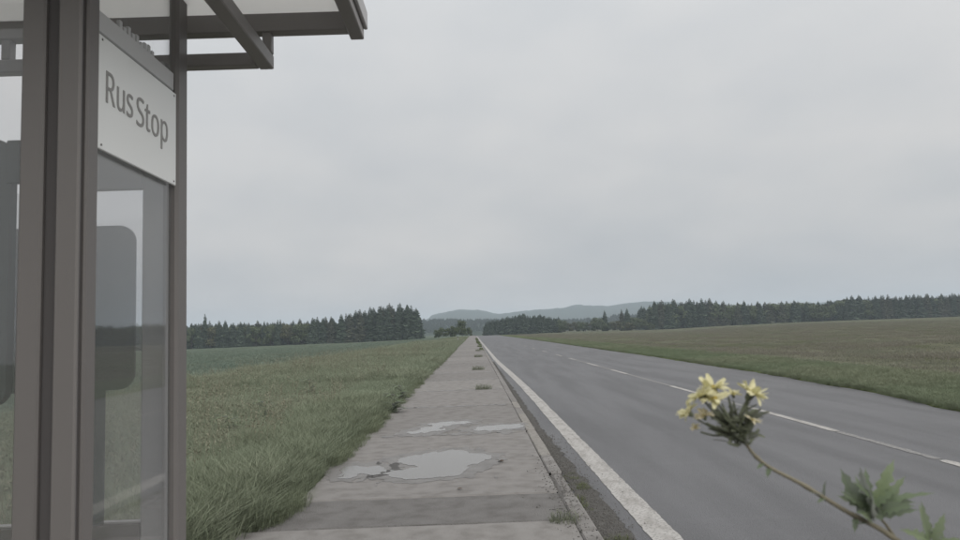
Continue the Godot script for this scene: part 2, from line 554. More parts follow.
	while z > -48.0:
		var strip := [Vector2(-1.5, z - 0.06), Vector2(0.62, z - 0.1), Vector2(0.62, z + 0.08), Vector2(-1.5, z + 0.1)]
		var o := top("joint_stain", iso_sheet(strip, -0.01, 0.03, func(_x, _z): return 0.0026, 0.22), M.damp_concrete)
		tag(o, "damp dirty stain along a slab joint", "", "", "structure")
		z -= 3.71

# a thin sheet filling an outline, its rim frayed by noise; height says how high it lies
func iso_sheet(outline: Array, grow: float, cell: float, height: Callable, fray: float) -> ArrayMesh:
	var poly := PackedVector2Array(outline)
	var lo := poly[0]
	var hi := poly[0]
	for q in poly:
		lo = lo.min(q)
		hi = hi.max(q)
	lo -= Vector2(0.2, 0.25)
	hi += Vector2(0.2, 0.25)
	var nx := int((hi.x - lo.x) / cell) + 1
	var ny := int((hi.y - lo.y) / cell) + 1
	var f := PackedFloat32Array()
	for j in ny + 1:
		for i in nx + 1:
			var q := lo + Vector2(i, j) * cell
			var d := 9.0
			for k in poly.size():
				d = minf(d, q.distance_to(Geometry2D.get_closest_point_to_segment(q, poly[k], poly[(k + 1) % poly.size()])))
			if not Geometry2D.is_point_in_polygon(q, poly): d = -d
			f.append(clampf(d, -0.3, 0.12) + grow + nz.get_noise_2d(q.x * 520.0, q.y * 260.0) * fray)
	var st := start()
	for j in ny:
		for i in nx:
			var c := [Vector2i(i, j), Vector2i(i + 1, j), Vector2i(i + 1, j + 1), Vector2i(i, j + 1)]
			for t in [[0, 1, 2], [0, 2, 3]]:
				var ring := []
				for k in 3:
					var a: Vector2i = c[t[k]]
					var b: Vector2i = c[t[(k + 1) % 3]]
					var fa := f[a.y * (nx + 1) + a.x]
					var fb := f[b.y * (nx + 1) + b.x]
					if fa > 0.0: ring.append(lo + Vector2(a) * cell)
					if (fa > 0.0) != (fb > 0.0): ring.append(lo + (Vector2(a) + Vector2(b - a) * (fa / (fa - fb))) * cell)
				for k in range(1, ring.size() - 1):
					var v := []
					for q in [ring[0], ring[k], ring[k + 1]]: v.append(Vector3(q.x, height.call(q.x, q.y), q.y))
					tri(st, v[0], v[1], v[2], Vector3.UP)
	return st.commit()

# a slab with a worn, slightly uneven rim, centred, size given
func slab(st: SurfaceTool, size: Vector3, b := 0.015) -> void:
	var h := size / 2.0
	var n := maxi(2, int(size.z / 0.25))
	var m := maxi(1, int(size.x / 0.4))
	var grid := []
	for j in n + 1:
		var row := []
		for i in m + 1:
			var p := Vector3(lerpf(-h.x, h.x, float(i) / m), h.y, lerpf(-h.z, h.z, float(j) / n))
			if i == 0: p.x += b + rnd(-0.006, 0.008)
			if i == m: p.x -= b + rnd(-0.006, 0.008)
			if j == 0: p.z += b + rnd(-0.006, 0.006)
			if j == n: p.z -= b + rnd(-0.006, 0.006)
			p.y += rnd(-0.0012, 0.0012)
			row.append(p)
		grid.append(row)
	for j in n:
		for i in m:
			quad(st, grid[j][i], grid[j][i + 1], grid[j + 1][i + 1], grid[j + 1][i], Vector3.UP)
	for j in n:
		for s in [0, m]:
			var o := Vector3(-1 if s == 0 else 1, 0, 0)
			var x: float = o.x * h.x
			var a: Vector3 = grid[j][s]
			var c: Vector3 = grid[j + 1][s]
			var a2 := Vector3(x, h.y - b, a.z)
			var c2 := Vector3(x, h.y - b, c.z)
			quad(st, a, c, c2, a2, o + Vector3.UP)
			quad(st, a2, c2, Vector3(x, -h.y, c.z), Vector3(x, -h.y, a.z), o)
	for i in m:
		for s in [0, n]:
			var o := Vector3(0, 0, -1 if s == 0 else 1)
			var zz: float = o.z * h.z
			var a: Vector3 = grid[s][i]
			var c: Vector3 = grid[s][i + 1]
			var a2 := Vector3(a.x, h.y - b, zz)
			var c2 := Vector3(c.x, h.y - b, zz)
			quad(st, a, c, c2, a2, o + Vector3.UP)
			quad(st, a2, c2, Vector3(c.x, -h.y, zz), Vector3(a.x, -h.y, zz), o)

# ---------------------------------------------------------------- hills and woods
func hills() -> void:
	var prof := [[-3000.0, 60.0], [-1500.0, 75.0], [-700.0, 40.0], [-230.0, 62.0], [-152.0, 92.0], [-69.0, 105.0], [8.0, 101.0], [121.0, 80.0], [200.0, 88.0], [305.0, 93.0], [397.0, 97.0], [466.0, 109.0], [534.0, 103.0], [603.0, 99.0], [695.0, 107.0], [764.0, 112.0], [856.0, 108.0], [1039.0, 84.0], [1314.0, 64.0], [1568.0, 80.0], [1660.0, 74.0], [1867.0, 54.0], [2600.0, 70.0], [4000.0, 50.0]]
	ridge("hills", "distant blue wooded hills beyond the end of the road", prof, -3200.0, 520.0, -2600.0, 3600.0, 14.0, 2.2)
	var mid := [[-1500.0, 16.0], [-600.0, 20.0], [-93.0, 22.0], [49.0, 18.0], [160.0, 13.0], [235.0, 14.0], [272.0, 19.0], [328.0, 14.0], [420.0, 10.0], [700.0, 6.0], [1500.0, 4.0]]
	ridge("wooded_ridge", "low dark wooded rise in front of the distant hills", mid, -1300.0, 160.0, -500.0, 900.0, 8.0, 1.0)

func ridge(called: String, label: String, prof: Array, zc: float, width: float, x0: float, x1: float, step: float, rough: float) -> void:
	var st := start()
	var nx := int((x1 - x0) / step)
	var zs := [-2.6, -1.7, -1.2, -0.8, -0.5, -0.3, -0.15, 0.0, 0.15, 0.3, 0.5, 0.8, 1.2, 1.7, 2.6]
	for j in zs.size():
		for i in nx + 1:
			var x := x0 + step * i
			var z: float = zc + zs[j] * width
			var h: float = table(prof, x) * exp(-zs[j] * zs[j] * 0.9)
			h += (nz.get_noise_2d(x * 0.4, z * 0.4) * 8.0 * minf(1.0, h / 60.0)) * absf(zs[j]) + rnd(-rough, rough)
			st.add_vertex(Vector3(x + rnd(-0.3, 0.3) * step, h - 9.0 if absf(zs[j]) > 2.0 else h, z))
	for j in zs.size() - 1:
		for i in nx:
			var a := j * (nx + 1) + i
			for k in [a, a + 1, a + nx + 1, a + 1, a + nx + 2, a + nx + 1]:
				st.add_index(k)
	st.generate_normals()
	var o := top(called, st.commit(), M.hill_wood)
	tag(o, label, "", "", "structure")

# a spruce crown one metre tall: drooping sprays in whorls round the stem
func spruce_crown(sd: int, spread: float) -> ArrayMesh:
	rng.seed = 1000 + sd
	var st := start()
	var layers := 26
	for l in layers:
		var t := (l + 0.5) / layers
		var y := lerpf(0.06, 0.985, pow(t, 0.92))
		var r := spread * pow(1.0 - t, 0.62) * rnd(0.8, 1.1) + 0.006
		var n := 9 if t < 0.75 else 6
		var off := rnd(0, TAU)
		for k in n:
			if rng.randf() < 0.08: continue
			var a := off + TAU * k / n + rnd(-0.25, 0.25)
			var d := Vector3(cos(a), 0, sin(a))
			var s := Vector3(-sin(a), 0, cos(a))
			var rr := r * rnd(0.7, 1.2)
			var p0 := Vector3(0, y, 0)
			var p1 := d * rr * 0.55 + Vector3(0, y - rr * rnd(0.05, 0.25), 0)
			var p2 := d * rr + Vector3(0, y - rr * rnd(0.15, 0.5), 0)
			var w := rr * rnd(0.28, 0.42) + 0.004
			var droop := Vector3(0, -rr * 0.3 - 0.012, 0)
			tri(st, p0, p1 + s * w, p1 - s * w, Vector3.UP)
			tri(st, p1 + s * w, p2, p1 - s * w, Vector3.UP)
			tri(st, p0 * Vector3(1, 0.995, 1), p1 + droop + s * w * 0.4, p2, s)
			tri(st, p1 + s * w, p1 + s * w * 0.6 + droop * 1.2, p2, d)
			tri(st, p1 - s * w, p1 - s * w * 0.6 + droop * 1.2, p2, d)
	tri(st, Vector3(0.006, 0.95, 0), Vector3(-0.006, 0.95, 0.004), Vector3(0, 1.0, 0), Vector3(0, 0, 1))
	tri(st, Vector3(0, 0.95, 0.006), Vector3(0.004, 0.95, -0.006), Vector3(0, 1.0, 0), Vector3(1, 0, 0))
	return st.commit()

# a broadleaf crown one metre tall: leaf clumps spread through several lobes
func leafy_crown(sd: int, wide: float, low: float) -> ArrayMesh:
	rng.seed = 2000 + sd
	var st := start()
	var lobes := []
	for i in 9:
		var t := rng.randf()
		var y := lerpf(low + 0.12, 0.84, t)
		var r := wide * 0.5 * (1.0 - absf(t - 0.4) * 1.1)
		var a := rnd(0, TAU)
		lobes.append([Vector3(cos(a) * r * rnd(0.3, 1.0), y, sin(a) * r * rnd(0.3, 1.0)), rnd(0.13, 0.22)])
	for i in 1500:
		var lb: Array = lobes[rng.randi() % lobes.size()]
		var dir := Vector3(rnd(-1, 1), rnd(-1, 1), rnd(-1, 1)).normalized()
		var p: Vector3 = lb[0] + dir * lb[1] * pow(rng.randf(), 0.45)
		var n := (dir + Vector3(rnd(-1, 1), rnd(-0.4, 1.2), rnd(-1, 1)) * 0.8).normalized()
		var u := n.cross(Vector3(rnd(-1, 1), rnd(-1, 1), rnd(-1, 1))).normalized()
		var v := n.cross(u)
		var s := rnd(0.018, 0.04)
		tri(st, p - u * s, p + v * s * 0.7, p + u * s, n)
		tri(st, p - u * s, p + u * s, p - v * s * 0.7, n)
	return st.commit()

func trunk_mesh(leafy: bool, sd: int) -> ArrayMesh:
	rng.seed = 3000 + sd
	var st := start()
	add_tube(st, [Vector3(0, -0.03, 0), Vector3(0, 0.02, 0), Vector3(rnd(-0.01, 0.01), 0.3, 0), Vector3(0, 0.9 if not leafy else 0.7, 0)], [0.02, 0.016, 0.012, 0.002], 6)
	if leafy:
		for k in 6:
			var a := rnd(0, TAU)
			var y := rnd(0.22, 0.5)
			add_tube(st, [Vector3(0, y, 0), Vector3(cos(a) * 0.1, y + 0.1, sin(a) * 0.1), Vector3(cos(a) * 0.2, y + 0.28, sin(a) * 0.2)], [0.009, 0.006, 0.002], 5)
	return st.commit()

var CROWNS := []
var TRUNKS := []

func plant_tree(kind: int, called: String, label: String, group: String, x: float, z: float, h: float, fat: float, m: Material) -> void:
	var t := thing(called, label, "tree", Vector3(x, ground(x, z) - 0.1, z), group)
	var tr := part(t, "trunk", TRUNKS[0 if kind < 4 else 1], M.bark)
	var cr := part(t, "crown", CROWNS[kind], m)
	tr.scale = Vector3(h, h, h)
	cr.scale = Vector3(h * fat, h, h * fat)
	cr.rotation.y = rnd(0, TAU)

func woods() -> void:
	for i in 4: CROWNS.append(spruce_crown(i, [0.17, 0.2, 0.15, 0.22][i]))
	for i in 3: CROWNS.append(leafy_crown(i, [0.7, 0.55, 0.9][i], [0.08, 0.05, 0.0][i]))
	TRUNKS = [trunk_mesh(false, 0), trunk_mesh(true, 1)]
	rng.seed = 77
	# the wood beyond the crop field, west of the road
	var hl := [[-300.0, 16.0], [-161.0, 16.0], [-133.0, 15.0], [-99.0, 14.8], [-80.0, 15.5], [-66.0, 18.0], [-53.0, 21.5], [-44.0, 21.3], [-37.0, 19.5], [-31.0, 17.0]]
	for row in 3:
		var x := -250.0 + row * 1.7
		while x < -31.0 - row * 1.0:
			var h: float = table(hl, x) * rnd(0.92, 1.06)
			var mixed := rng.randf() < (0.4 if x < -95.0 else 0.1)
			var zz := -398.0 - row * 6.0 + rnd(-2, 2)
			if mixed:
				plant_tree(4 + rng.randi() % 2, "leafy_tree", "olive green leafy tree among the spruces beyond the crop field", "leafy trees in the wood beyond the crop field", x, zz, h * 0.86, rnd(0.9, 1.2), M.leaf_olive if rng.randf() < 0.5 else M.leaf_mid)
			else:
				plant_tree(rng.randi() % 4, "spruce_tree", "dark spruce in the wood beyond the crop field", "spruces in the wood beyond the crop field", x, zz, h, rnd(1.15, 1.6), M.spruce_needles if rng.randf() < 0.7 else M.spruce_needles_dull)
			x += rnd(3.6, 6.2)
	plant_tree(2, "spruce_tree", "tall thin spruce rising above the wood next to the bus shelter post", "", -152.5, -400.0, 20.0, 1.0, M.spruce_needles)
	# the wood beyond the fallow field across the road
	var hr := [[124.0, 20.5], [150.0, 20.0], [180.0, 18.0], [200.0, 16.0], [232.0, 15.0], [246.0, 13.0], [256.0, 13.5], [260.0, 17.0], [300.0, 16.6], [400.0, 16.6]]
	for row in 3:
		var x := 124.5 + row * 1.5
		while x < 385.0:
			var h: float = table(hr, x) * rnd(0.9, 1.05)
			var zz := -480.0 - row * 6.0 + rnd(-2, 2)
			if rng.randf() < (0.45 if x > 165.0 and x < 252.0 else 0.15):
				plant_tree(4 + rng.randi() % 3, "leafy_tree", "dull green leafy tree in the wood beyond the fallow field", "leafy trees in the wood beyond the fallow field", x, zz, h * 0.95, rnd(1.0, 1.5), M.leaf_mid)
			else:
				plant_tree(rng.randi() % 4, "spruce_tree", "dark spruce in the wood beyond the fallow field", "spruces in the wood beyond the fallow field", x, zz, h, rnd(1.25, 1.7), M.spruce_needles if rng.randf() < 0.6 else M.spruce_needles_dull)
			x += rnd(3.8, 6.0)
	# the copse beside the far end of the road
	for row in 3:
		var x := 8.5 + row * 1.3
		while x < 58.0:
			var h: float = table([[8.0, 9.5], [15.0, 10.5], [32.0, 12.0], [45.0, 11.0], [58.0, 9.0]], x) * rnd(0.92, 1.06)
			plant_tree(rng.randi() % 4, "spruce_tree", "dark spruce of the copse beside the far end of the road", "spruces of the copse beside the far road", x, -478.0 - row * 6.0, h * 1.12 + 0.8, rnd(1.5, 2.1), M.spruce_needles)
			x += rnd(2.4, 4.0)
	# bushes and single trees between that copse and the wood
	for b in [[59.0, 6.5], [63.0, 5.0], [67.0, 5.4], [71.0, 5.6], [75.0, 5.0], [79.0, 5.2], [82.5, 7.4], [86.0, 5.5], [93.0, 5.0], [96.0, 5.6], [100.0, 5.0], [104.0, 4.6]]:
		plant_tree(6, "bush", "low rounded bush between the copse and the wood across the road", "bushes between the copse and the wood", b[0], -470.0 + rnd(-3, 3), (b[1] + rnd(0, 0.6)) * 1.4, rnd(1.2, 1.6), M.leaf_mid if rng.randf() < 0.6 else M.leaf_olive)
	plant_tree(2, "spruce_tree", "narrow dark spruce standing alone among the bushes", "", 88.8, -474.0, 14.4, 1.5, M.spruce_needles)
	plant_tree(2, "spruce_tree", "narrow spruce beside the broad sloping tree clump", "", 100.5, -475.0, 15.0, 1.35, M.spruce_needles_dull)
	plant_tree(0, "spruce_tree", "taller spruce in front of the broad sloping tree clump", "", 104.0, -474.0, 15.4, 1.5, M.spruce_needles)
	for b in [[107.0, 11.8], [110.0, 11.0], [113.0, 9.6], [116.0, 8.2], [119.0, 6.6], [121.5, 5.0]]:
		plant_tree(5 + rng.randi() % 2, "leafy_tree", "leafy tree in the clump that slopes down towards the wood", "leafy trees of the sloping clump", b[0], -476.0 + rnd(-2, 2), b[1] * 0.92, rnd(1.2, 1.45), M.leaf_mid)
	# trees at the walkway's far end
	plant_tree(4, "leafy_tree", "round leafy tree at the far end of the walkway", "", -5.2, -312.0, 8.0, 1.25, M.leaf_mid)
	for b in [[-8.5, 6.0], [-11.0, 5.0], [-13.5, 5.4], [-16.0, 4.6], [-2.6, 5.0]]:
		plant_tree(6, "bush", "low bush beside the round tree at the walkway's far end", "bushes at the walkway's far end", b[0], -303.0 + rnd(-4, 4), b[1] * 0.95, 1.3, M.leaf_mid)
	# the depth of the woods behind their edge, and the wood on the low rise
	var far := [[], []]
	for i in 900:
		var left := i % 2 == 0
		var x := rnd(-250, -34) if left else rnd(128, 390)
		var z := rnd(-470, -416) if left else rnd(-550, -498)
		var h := (table(hl, x) if left else table(hr, x)) * rnd(0.8, 0.98)
		var b := Basis(Vector3.UP, rnd(0, TAU)).scaled(Vector3(h * 1.3, h, h * 1.3))
		far[0].append(Transform3D(b, Vector3(x, ground(x, z) - 0.2, z)))
	stuff("wood_interior", "close-set spruces filling the depth of both woods", CROWNS[1], M.spruce_needles, far[0], [])
	var mid := [[-1500.0, 16.0], [-600.0, 20.0], [-93.0, 22.0], [49.0, 18.0], [160.0, 13.0], [235.0, 14.0], [272.0, 19.0], [328.0, 14.0], [420.0, 10.0], [700.0, 6.0], [1500.0, 4.0]]
	for i in 2600:
		var x := rnd(-220, 430)
		var s := rnd(-1.6, 0.2)
		var z := -1300.0 - s * 160.0
		var h := rnd(6, 10)
		var b := Basis(Vector3.UP, rnd(0, TAU)).scaled(Vector3(h * 1.8, h, h * 1.8))
		far[1].append(Transform3D(b, Vector3(x, table(mid, x) * exp(-s * s * 0.9) - 1.5, z)))
	stuff("ridge_wood", "far-off wood covering the low rise before the hills", CROWNS[3], M.spruce_needles, far[1], [])

func stuff(called: String, label: String, mesh: Mesh, m: Material, at: Array, tints: Array) -> void:
	var mm := MultiMesh.new()
	mm.transform_format = MultiMesh.TRANSFORM_3D
	mm.use_colors = tints.size() > 0
	mm.mesh = mesh
	mm.instance_count = at.size()
	for i in at.size():
		mm.set_instance_transform(i, at[i])
		if tints: mm.set_instance_color(i, tints[i])
	var o := MultiMeshInstance3D.new()
	o.name = numbered(called)
	o.multimesh = mm
	o.material_override = m
	add_child(o)
	tag(o, label, "grass" if "grass" in called or "crop" in called else ("wood" if "wood" in called else "plants"), "", "stuff")

# ---------------------------------------------------------------- the bus shelter
func rounded_panel(w: float, h: float, r: float, d: float) -> ArrayMesh:
	var ring := []
	for c in [[w / 2 - r, h / 2 - r, 0.0], [-w / 2 + r, h / 2 - r, PI / 2], [-w / 2 + r, -h / 2 + r, PI], [w / 2 - r, -h / 2 + r, PI * 1.5]]:
		for k in 7:
			var a: float = c[2] + PI / 2 * k / 6.0
			ring.append(Vector3(c[0] + cos(a) * r, c[1] + sin(a) * r, 0))
	var st := start()
	for s in [-1.0, 1.0]:
		for i in ring.size():
			tri(st, Vector3(0, 0, s * d / 2), ring[i] + Vector3(0, 0, s * d / 2), ring[(i + 1) % ring.size()] + Vector3(0, 0, s * d / 2), Vector3(0, 0, s))
	for i in ring.size():
		var a: Vector3 = ring[i]
		var b: Vector3 = ring[(i + 1) % ring.size()]
		quad(st, a + Vector3(0, 0, -d / 2), b + Vector3(0, 0, -d / 2), b + Vector3(0, 0, d / 2), a + Vector3(0, 0, d / 2), a + b)
	return st.commit()

func shelter() -> void:
	var s := thing("bus_shelter", "brown grey metal and glass bus shelter with a white bus stop sign", "bus shelter", Vector3(-1.7, 0, -2.3))
	# corner posts
	for p in [[-1.121, -1.059, -1.896, -1.88], [-1.113, -1.075, -2.65, -2.557], [-2.36, -2.28, -1.96, -1.88], [-2.36, -2.28, -2.7, -2.62]]:
		bar(s, "post", Vector3(p[0], -0.01, p[2]), Vector3(p[1], 2.74, p[3]), M.frame_paint, 0.012)
		bar(s, "foot_plate", Vector3(p[0] - 0.03, -0.012, p[2] - 0.03), Vector3(p[1] + 0.03, 0.014, p[3] + 0.03), M.aluminium, 0.003)
	# end panel facing back along the walkway
	var e := bar(s, "end_frame", Vector3(-1.231, 0.15, -1.945), Vector3(-1.166, 2.5, -1.895), M.frame_paint, 0.006)
	bar(s, "gasket", Vector3(-1.166, 0.15, -1.94), Vector3(-1.112, 2.5, -1.91), M.gasket, 0.002)
	bar(s, "end_frame", Vector3(-2.28, 0.15, -1.945), Vector3(-2.22, 2.5, -1.895), M.frame_paint, 0.006)
	bar(s, "bottom_rail", Vector3(-2.22, 0.15, -1.945), Vector3(-1.231, 0.25, -1.895), M.frame_paint, 0.006)
	bar(s, "top_rail", Vector3(-2.22, 2.42, -1.945), Vector3(-1.231, 2.5, -1.895), M.frame_paint, 0.006)
	pane(s, Vector3(-1.725, 1.335, -1.92), Vector2(0.985, 2.165), true)
	var dp := part(s, "notice_case", rounded_panel(0.62, 0.75, 0.05, 0.03), M.display_dark, Vector3(-1.598, 1.616, -1.965) - s.position)
	dp.set_meta("label", "dark rounded notice case on the end panel")
	bar(s, "bracket", Vector3(-1.3, 1.86, -1.962), Vector3(-1.225, 1.985, -1.946), M.display_dark, 0.003)
	# front panel parallel to the road
	bar(s, "front_frame", Vector3(-1.112, 0.0, -1.996), Vector3(-1.067, 2.72, -1.934), M.frame_paint, 0.006)
	bar(s, "gasket", Vector3(-1.111, 0.0, -1.934), Vector3(-1.078, 2.72, -1.896), M.gasket, 0.002)
	bar(s, "top_rail", Vector3(-1.112, 2.335, -2.557), Vector3(-1.09, 2.405, -1.996), M.band_grey, 0.004)
	bar(s, "bottom_rail", Vector3(-1.112, 0.2, -2.557), Vector3(-1.086, 0.3, -1.996), M.frame_paint, 0.004)
	for k in 9:  # made-up teeth standing in for an illegible row of letters, not fasteners
		var z := -2.175 - k * 0.028
		bar(s, "illegible_mark", Vector3(-1.108, 2.403, z - 0.008), Vector3(-1.096, 2.415 + [0.018, 0.008, 0.022, 0.012, 0.02, 0.006, 0.016, 0.02, 0.01][k], z + 0.008), M.band_grey, 0.001)
	pane(s, Vector3(-1.101, 1.318, -2.2765), Vector2(0.561, 2.034), false)
	pane(s, Vector3(-1.101, 2.56, -2.2765), Vector2(0.561, 0.3), false)
	# far end panel
	bar(s, "end_frame", Vector3(-1.247, 0.15, -2.685), Vector3(-1.16, 2.49, -2.645), M.grey_board, 0.006)
	bar(s, "end_frame", Vector3(-2.28, 0.15, -2.685), Vector3(-2.22, 2.49, -2.645), M.frame_paint, 0.006)
	bar(s, "bottom_rail", Vector3(-2.22, 0.66, -2.69), Vector3(-1.247, 0.745, -2.64), M.frame_paint, 0.004)
	bar(s, "rail_bead", Vector3(-2.22, 0.745, -2.68), Vector3(-1.43, 0.752, -2.65), M.aluminium, 0.001)
	bar(s, "rail_bead", Vector3(-1.40, 0.745, -2.68), Vector3(-1.247, 0.752, -2.65), M.aluminium, 0.001)
	bar(s, "kick_board", Vector3(-2.22, 0.15, -2.675), Vector3(-1.247, 0.66, -2.655), M.grey_board, 0.003)
	pane(s, Vector3(-1.733, 1.37, -2.665), Vector2(0.97, 1.24), true)
	var ub := bar(s, "upper_board", Vector3(-1.655, 1.99, -2.68), Vector3(-1.247, 2.47, -2.65), M.grey_board, 0.004)
	ub.set_meta("label", "plain grey board above the far pane")
	var tp := part(s, "notice_case", rounded_panel(0.62, 0.613, 0.06, 0.012), M.tinted_pane, Vector3(-1.572, 1.54, -2.63) - s.position)
	bar(s, "dark_reflection", Vector3(-1.62, 0.75, -2.635), Vector3(-1.37, 1.235, -2.625), M.tinted_pane, 0.002)  # added dark sheet imitating a reflection low in the glass, not a stand
	tp.set_meta("label", "smoky see-through rounded panel on the far pane")
	# back panel
	pane(s, Vector3(-2.32, 1.35, -2.29), Vector2(0.66, 2.2), false)
	bar(s, "bottom_rail", Vector3(-2.34, 0.15, -2.62), Vector3(-2.3, 0.25, -1.96), M.frame_paint, 0.004)
	bar(s, "top_rail", Vector3(-2.34, 2.45, -2.62), Vector3(-2.3, 2.53, -1.96), M.frame_paint, 0.004)
	# canopy
	bar(s, "cross_beam", Vector3(-2.42, 2.632, -2.78), Vector3(-0.466, 2.709, -2.725), M.frame_paint_lifted, 0.004)
	bar(s, "cross_beam", Vector3(-2.42, 2.632, -1.26), Vector3(-0.466, 2.709, -1.2), M.frame_paint_lifted, 0.004)
	bar(s, "eaves_beam", Vector3(-0.465, 2.611, -2.785), Vector3(-0.41, 2.709, -1.19), M.frame_paint_lifted, 0.004)
	bar(s, "drip_edge", Vector3(-0.41, 2.655, -2.79), Vector3(-0.395, 2.73, -1.19), M.aluminium, 0.003)
	bar(s, "eaves_beam", Vector3(-2.475, 2.611, -2.785), Vector3(-2.42, 2.709, -1.19), M.frame_paint_lifted, 0.004)
	bar(s, "lower_beam", Vector3(-2.35, 2.496, -2.775), Vector3(-0.836, 2.549, -2.725), M.frame_paint_lifted, 0.004)
	bar(s, "lower_beam", Vector3(-0.835, 2.494, -2.778), Vector3(-0.778, 2.551, -1.3), M.frame_paint_lifted, 0.004)
	for x in [-0.812, -1.855, -2.3]:
		bar(s, "strut", Vector3(x, 2.551, -2.77), Vector3(x + 0.036, 2.632, -2.73), M.frame_paint_lifted, 0.003)
	bar(s, "strut", Vector3(-0.812, 2.551, -1.38), Vector3(-0.776, 2.71, -1.34), M.frame_paint_lifted, 0.003)
	bar(s, "roof_sheet", Vector3(-2.45, 2.711, -2.8), Vector3(-0.412, 2.721, -1.18), M.roof_sheet, 0.002)
	# the sign
	var sg := bar(s, "sign", Vector3(-1.088, 1.974, -2.548), Vector3(-1.078, 2.321, -2.01), M.sign_white, 0.002)
	sg.set_meta("label", "white sign board with grey lettering")
	var font := SystemFont.new()
	font.font_names = PackedStringArray(["Droid Sans"])
	font.font_weight = 500
	for word in [["Rus", 2.049, 2.215, 0.023], ["Stop", 2.242, 2.475, 0.012]]:
		var tm := TextMesh.new()
		tm.font = font
		tm.text = word[0]
		tm.font_size = 64
		tm.pixel_size = 0.002
		tm.depth = 0.002
		var size := tm.get_aabb().size
		var lt := part(sg, "lettering", tm, M.sign_letter, Vector3(0.006, word[3], -(word[1] + word[2]) / 2.0 + 2.279))
		lt.rotation.y = PI / 2
		lt.scale = Vector3((word[2] - word[1]) / size.x, 0.098 / 0.0915, 1.0)
	for q in [[-0.16, 0.25], [0.16, 0.25], [-0.16, -0.25], [0.16, -0.25]]:
		var sc := start()
		add_tube(sc, [Vector3(-0.002, 0, 0), Vector3(0.002, 0, 0), Vector3(0.003, 0, 0)], [0.004, 0.004, 0.0001], 8)
		part(sg, "screw", sc.commit(), M.aluminium, Vector3(0.005, q[0], q[1]))

func pane(s: Node3D, c: Vector3, size: Vector2, frontal: bool) -> void:
	var st := start()
	var u := Vector3(size.x / 2, 0, 0) if frontal else Vector3(0, 0, size.x / 2)
	var v := Vector3(0, size.y / 2, 0)
	var n := Vector3(0, 0, 1) if frontal else Vector3(1, 0, 0)
	for k in [-0.003, 0.003]:
		quad(st, -u - v + n * k, u - v + n * k, u + v + n * k, -u + v + n * k, n * k)
	part(s, "pane", st.commit(), M.glass, c - s.position)

# ---------------------------------------------------------------- grass and weeds
func soft(st: SurfaceTool, a: Vector3, b: Vector3, c: Vector3, n: Vector3) -> void:
	var g := (b - a).cross(c - a).normalized()
	var flip := g.dot(n) < 0.0
	st.set_normal(((-g if flip else g) + Vector3.UP * 0.5).normalized())
	for p in ([a, b, c] if flip else [a, c, b]): st.add_vertex(p)

func tuft(sd: int, n: int, r: float, h0: float, h1: float, wide: float, lean: float) -> ArrayMesh:
	rng.seed = 4000 + sd
	var st := start()
	for i in n:
		var a := rnd(0, TAU)
		var p := Vector3(cos(a), 0, sin(a)) * r * sqrt(rng.randf())
		var b := rnd(0, TAU)
		var d := Vector3(cos(b), 0, sin(b))
		var s := Vector3(-sin(b), 0, cos(b)).rotated(Vector3.UP, rnd(-0.6, 0.6)) * wide * rnd(0.7, 1.3)
		var h := rnd(h0, h1)
		var l := h * lean * rnd(0.3, 1.3)
		var p1 := p + Vector3(0, h * 0.6, 0) + d * l * 0.3
		var p2 := p + Vector3(0, h * rnd(0.85, 1.0), 0) + d * l
		var base := p - Vector3(0, 0.03, 0)
		var n1 := (d + Vector3.UP * 0.6).normalized()
		soft(st, base - s, base + s, p1 + s * 0.8, n1)
		soft(st, base - s, p1 + s * 0.8, p1 - s * 0.8, n1)
		soft(st, p1 - s * 0.8, p1 + s * 0.8, p2, n1)
	return st.commit()

# flowering grass stems with loose seed heads
func seed_stems(sd: int, n: int, r: float, h0: float, h1: float) -> ArrayMesh:
	rng.seed = 5000 + sd
	var st := start()
	for i in n:
		var a := rnd(0, TAU)
		var p := Vector3(cos(a), 0, sin(a)) * r * sqrt(rng.randf())
		var h := rnd(h0, h1)
		var d := Vector3(rnd(-1, 1), 0, rnd(-1, 1)) * h * 0.22
		var tip := p + Vector3(0, h, 0) + d
		var s := Vector3(rnd(-1, 1), 0, rnd(-1, 1)).normalized() * 0.0016
		quad(st, p - s - Vector3(0, 0.03, 0), p + s - Vector3(0, 0.03, 0), tip + s * 0.6, tip - s * 0.6, Vector3(s.z, 0, -s.x))
		for k in 6:
			var q := p.lerp(tip, rnd(0.78, 1.03)) + Vector3(rnd(-1, 1), rnd(-0.5, 1), rnd(-1, 1)) * 0.016
			var o := Vector3(rnd(-1, 1), rnd(0.2, 1), rnd(-1, 1)).normalized() * 0.018
			var w := o.cross(Vector3(rnd(-1, 1), rnd(-1, 1), rnd(-1, 1))).normalized() * 0.005
			tri(st, q - o, q + w, q + o, w.cross(o))
			tri(st, q - o, q - w, q + o, w.cross(o))
	return st.commit()

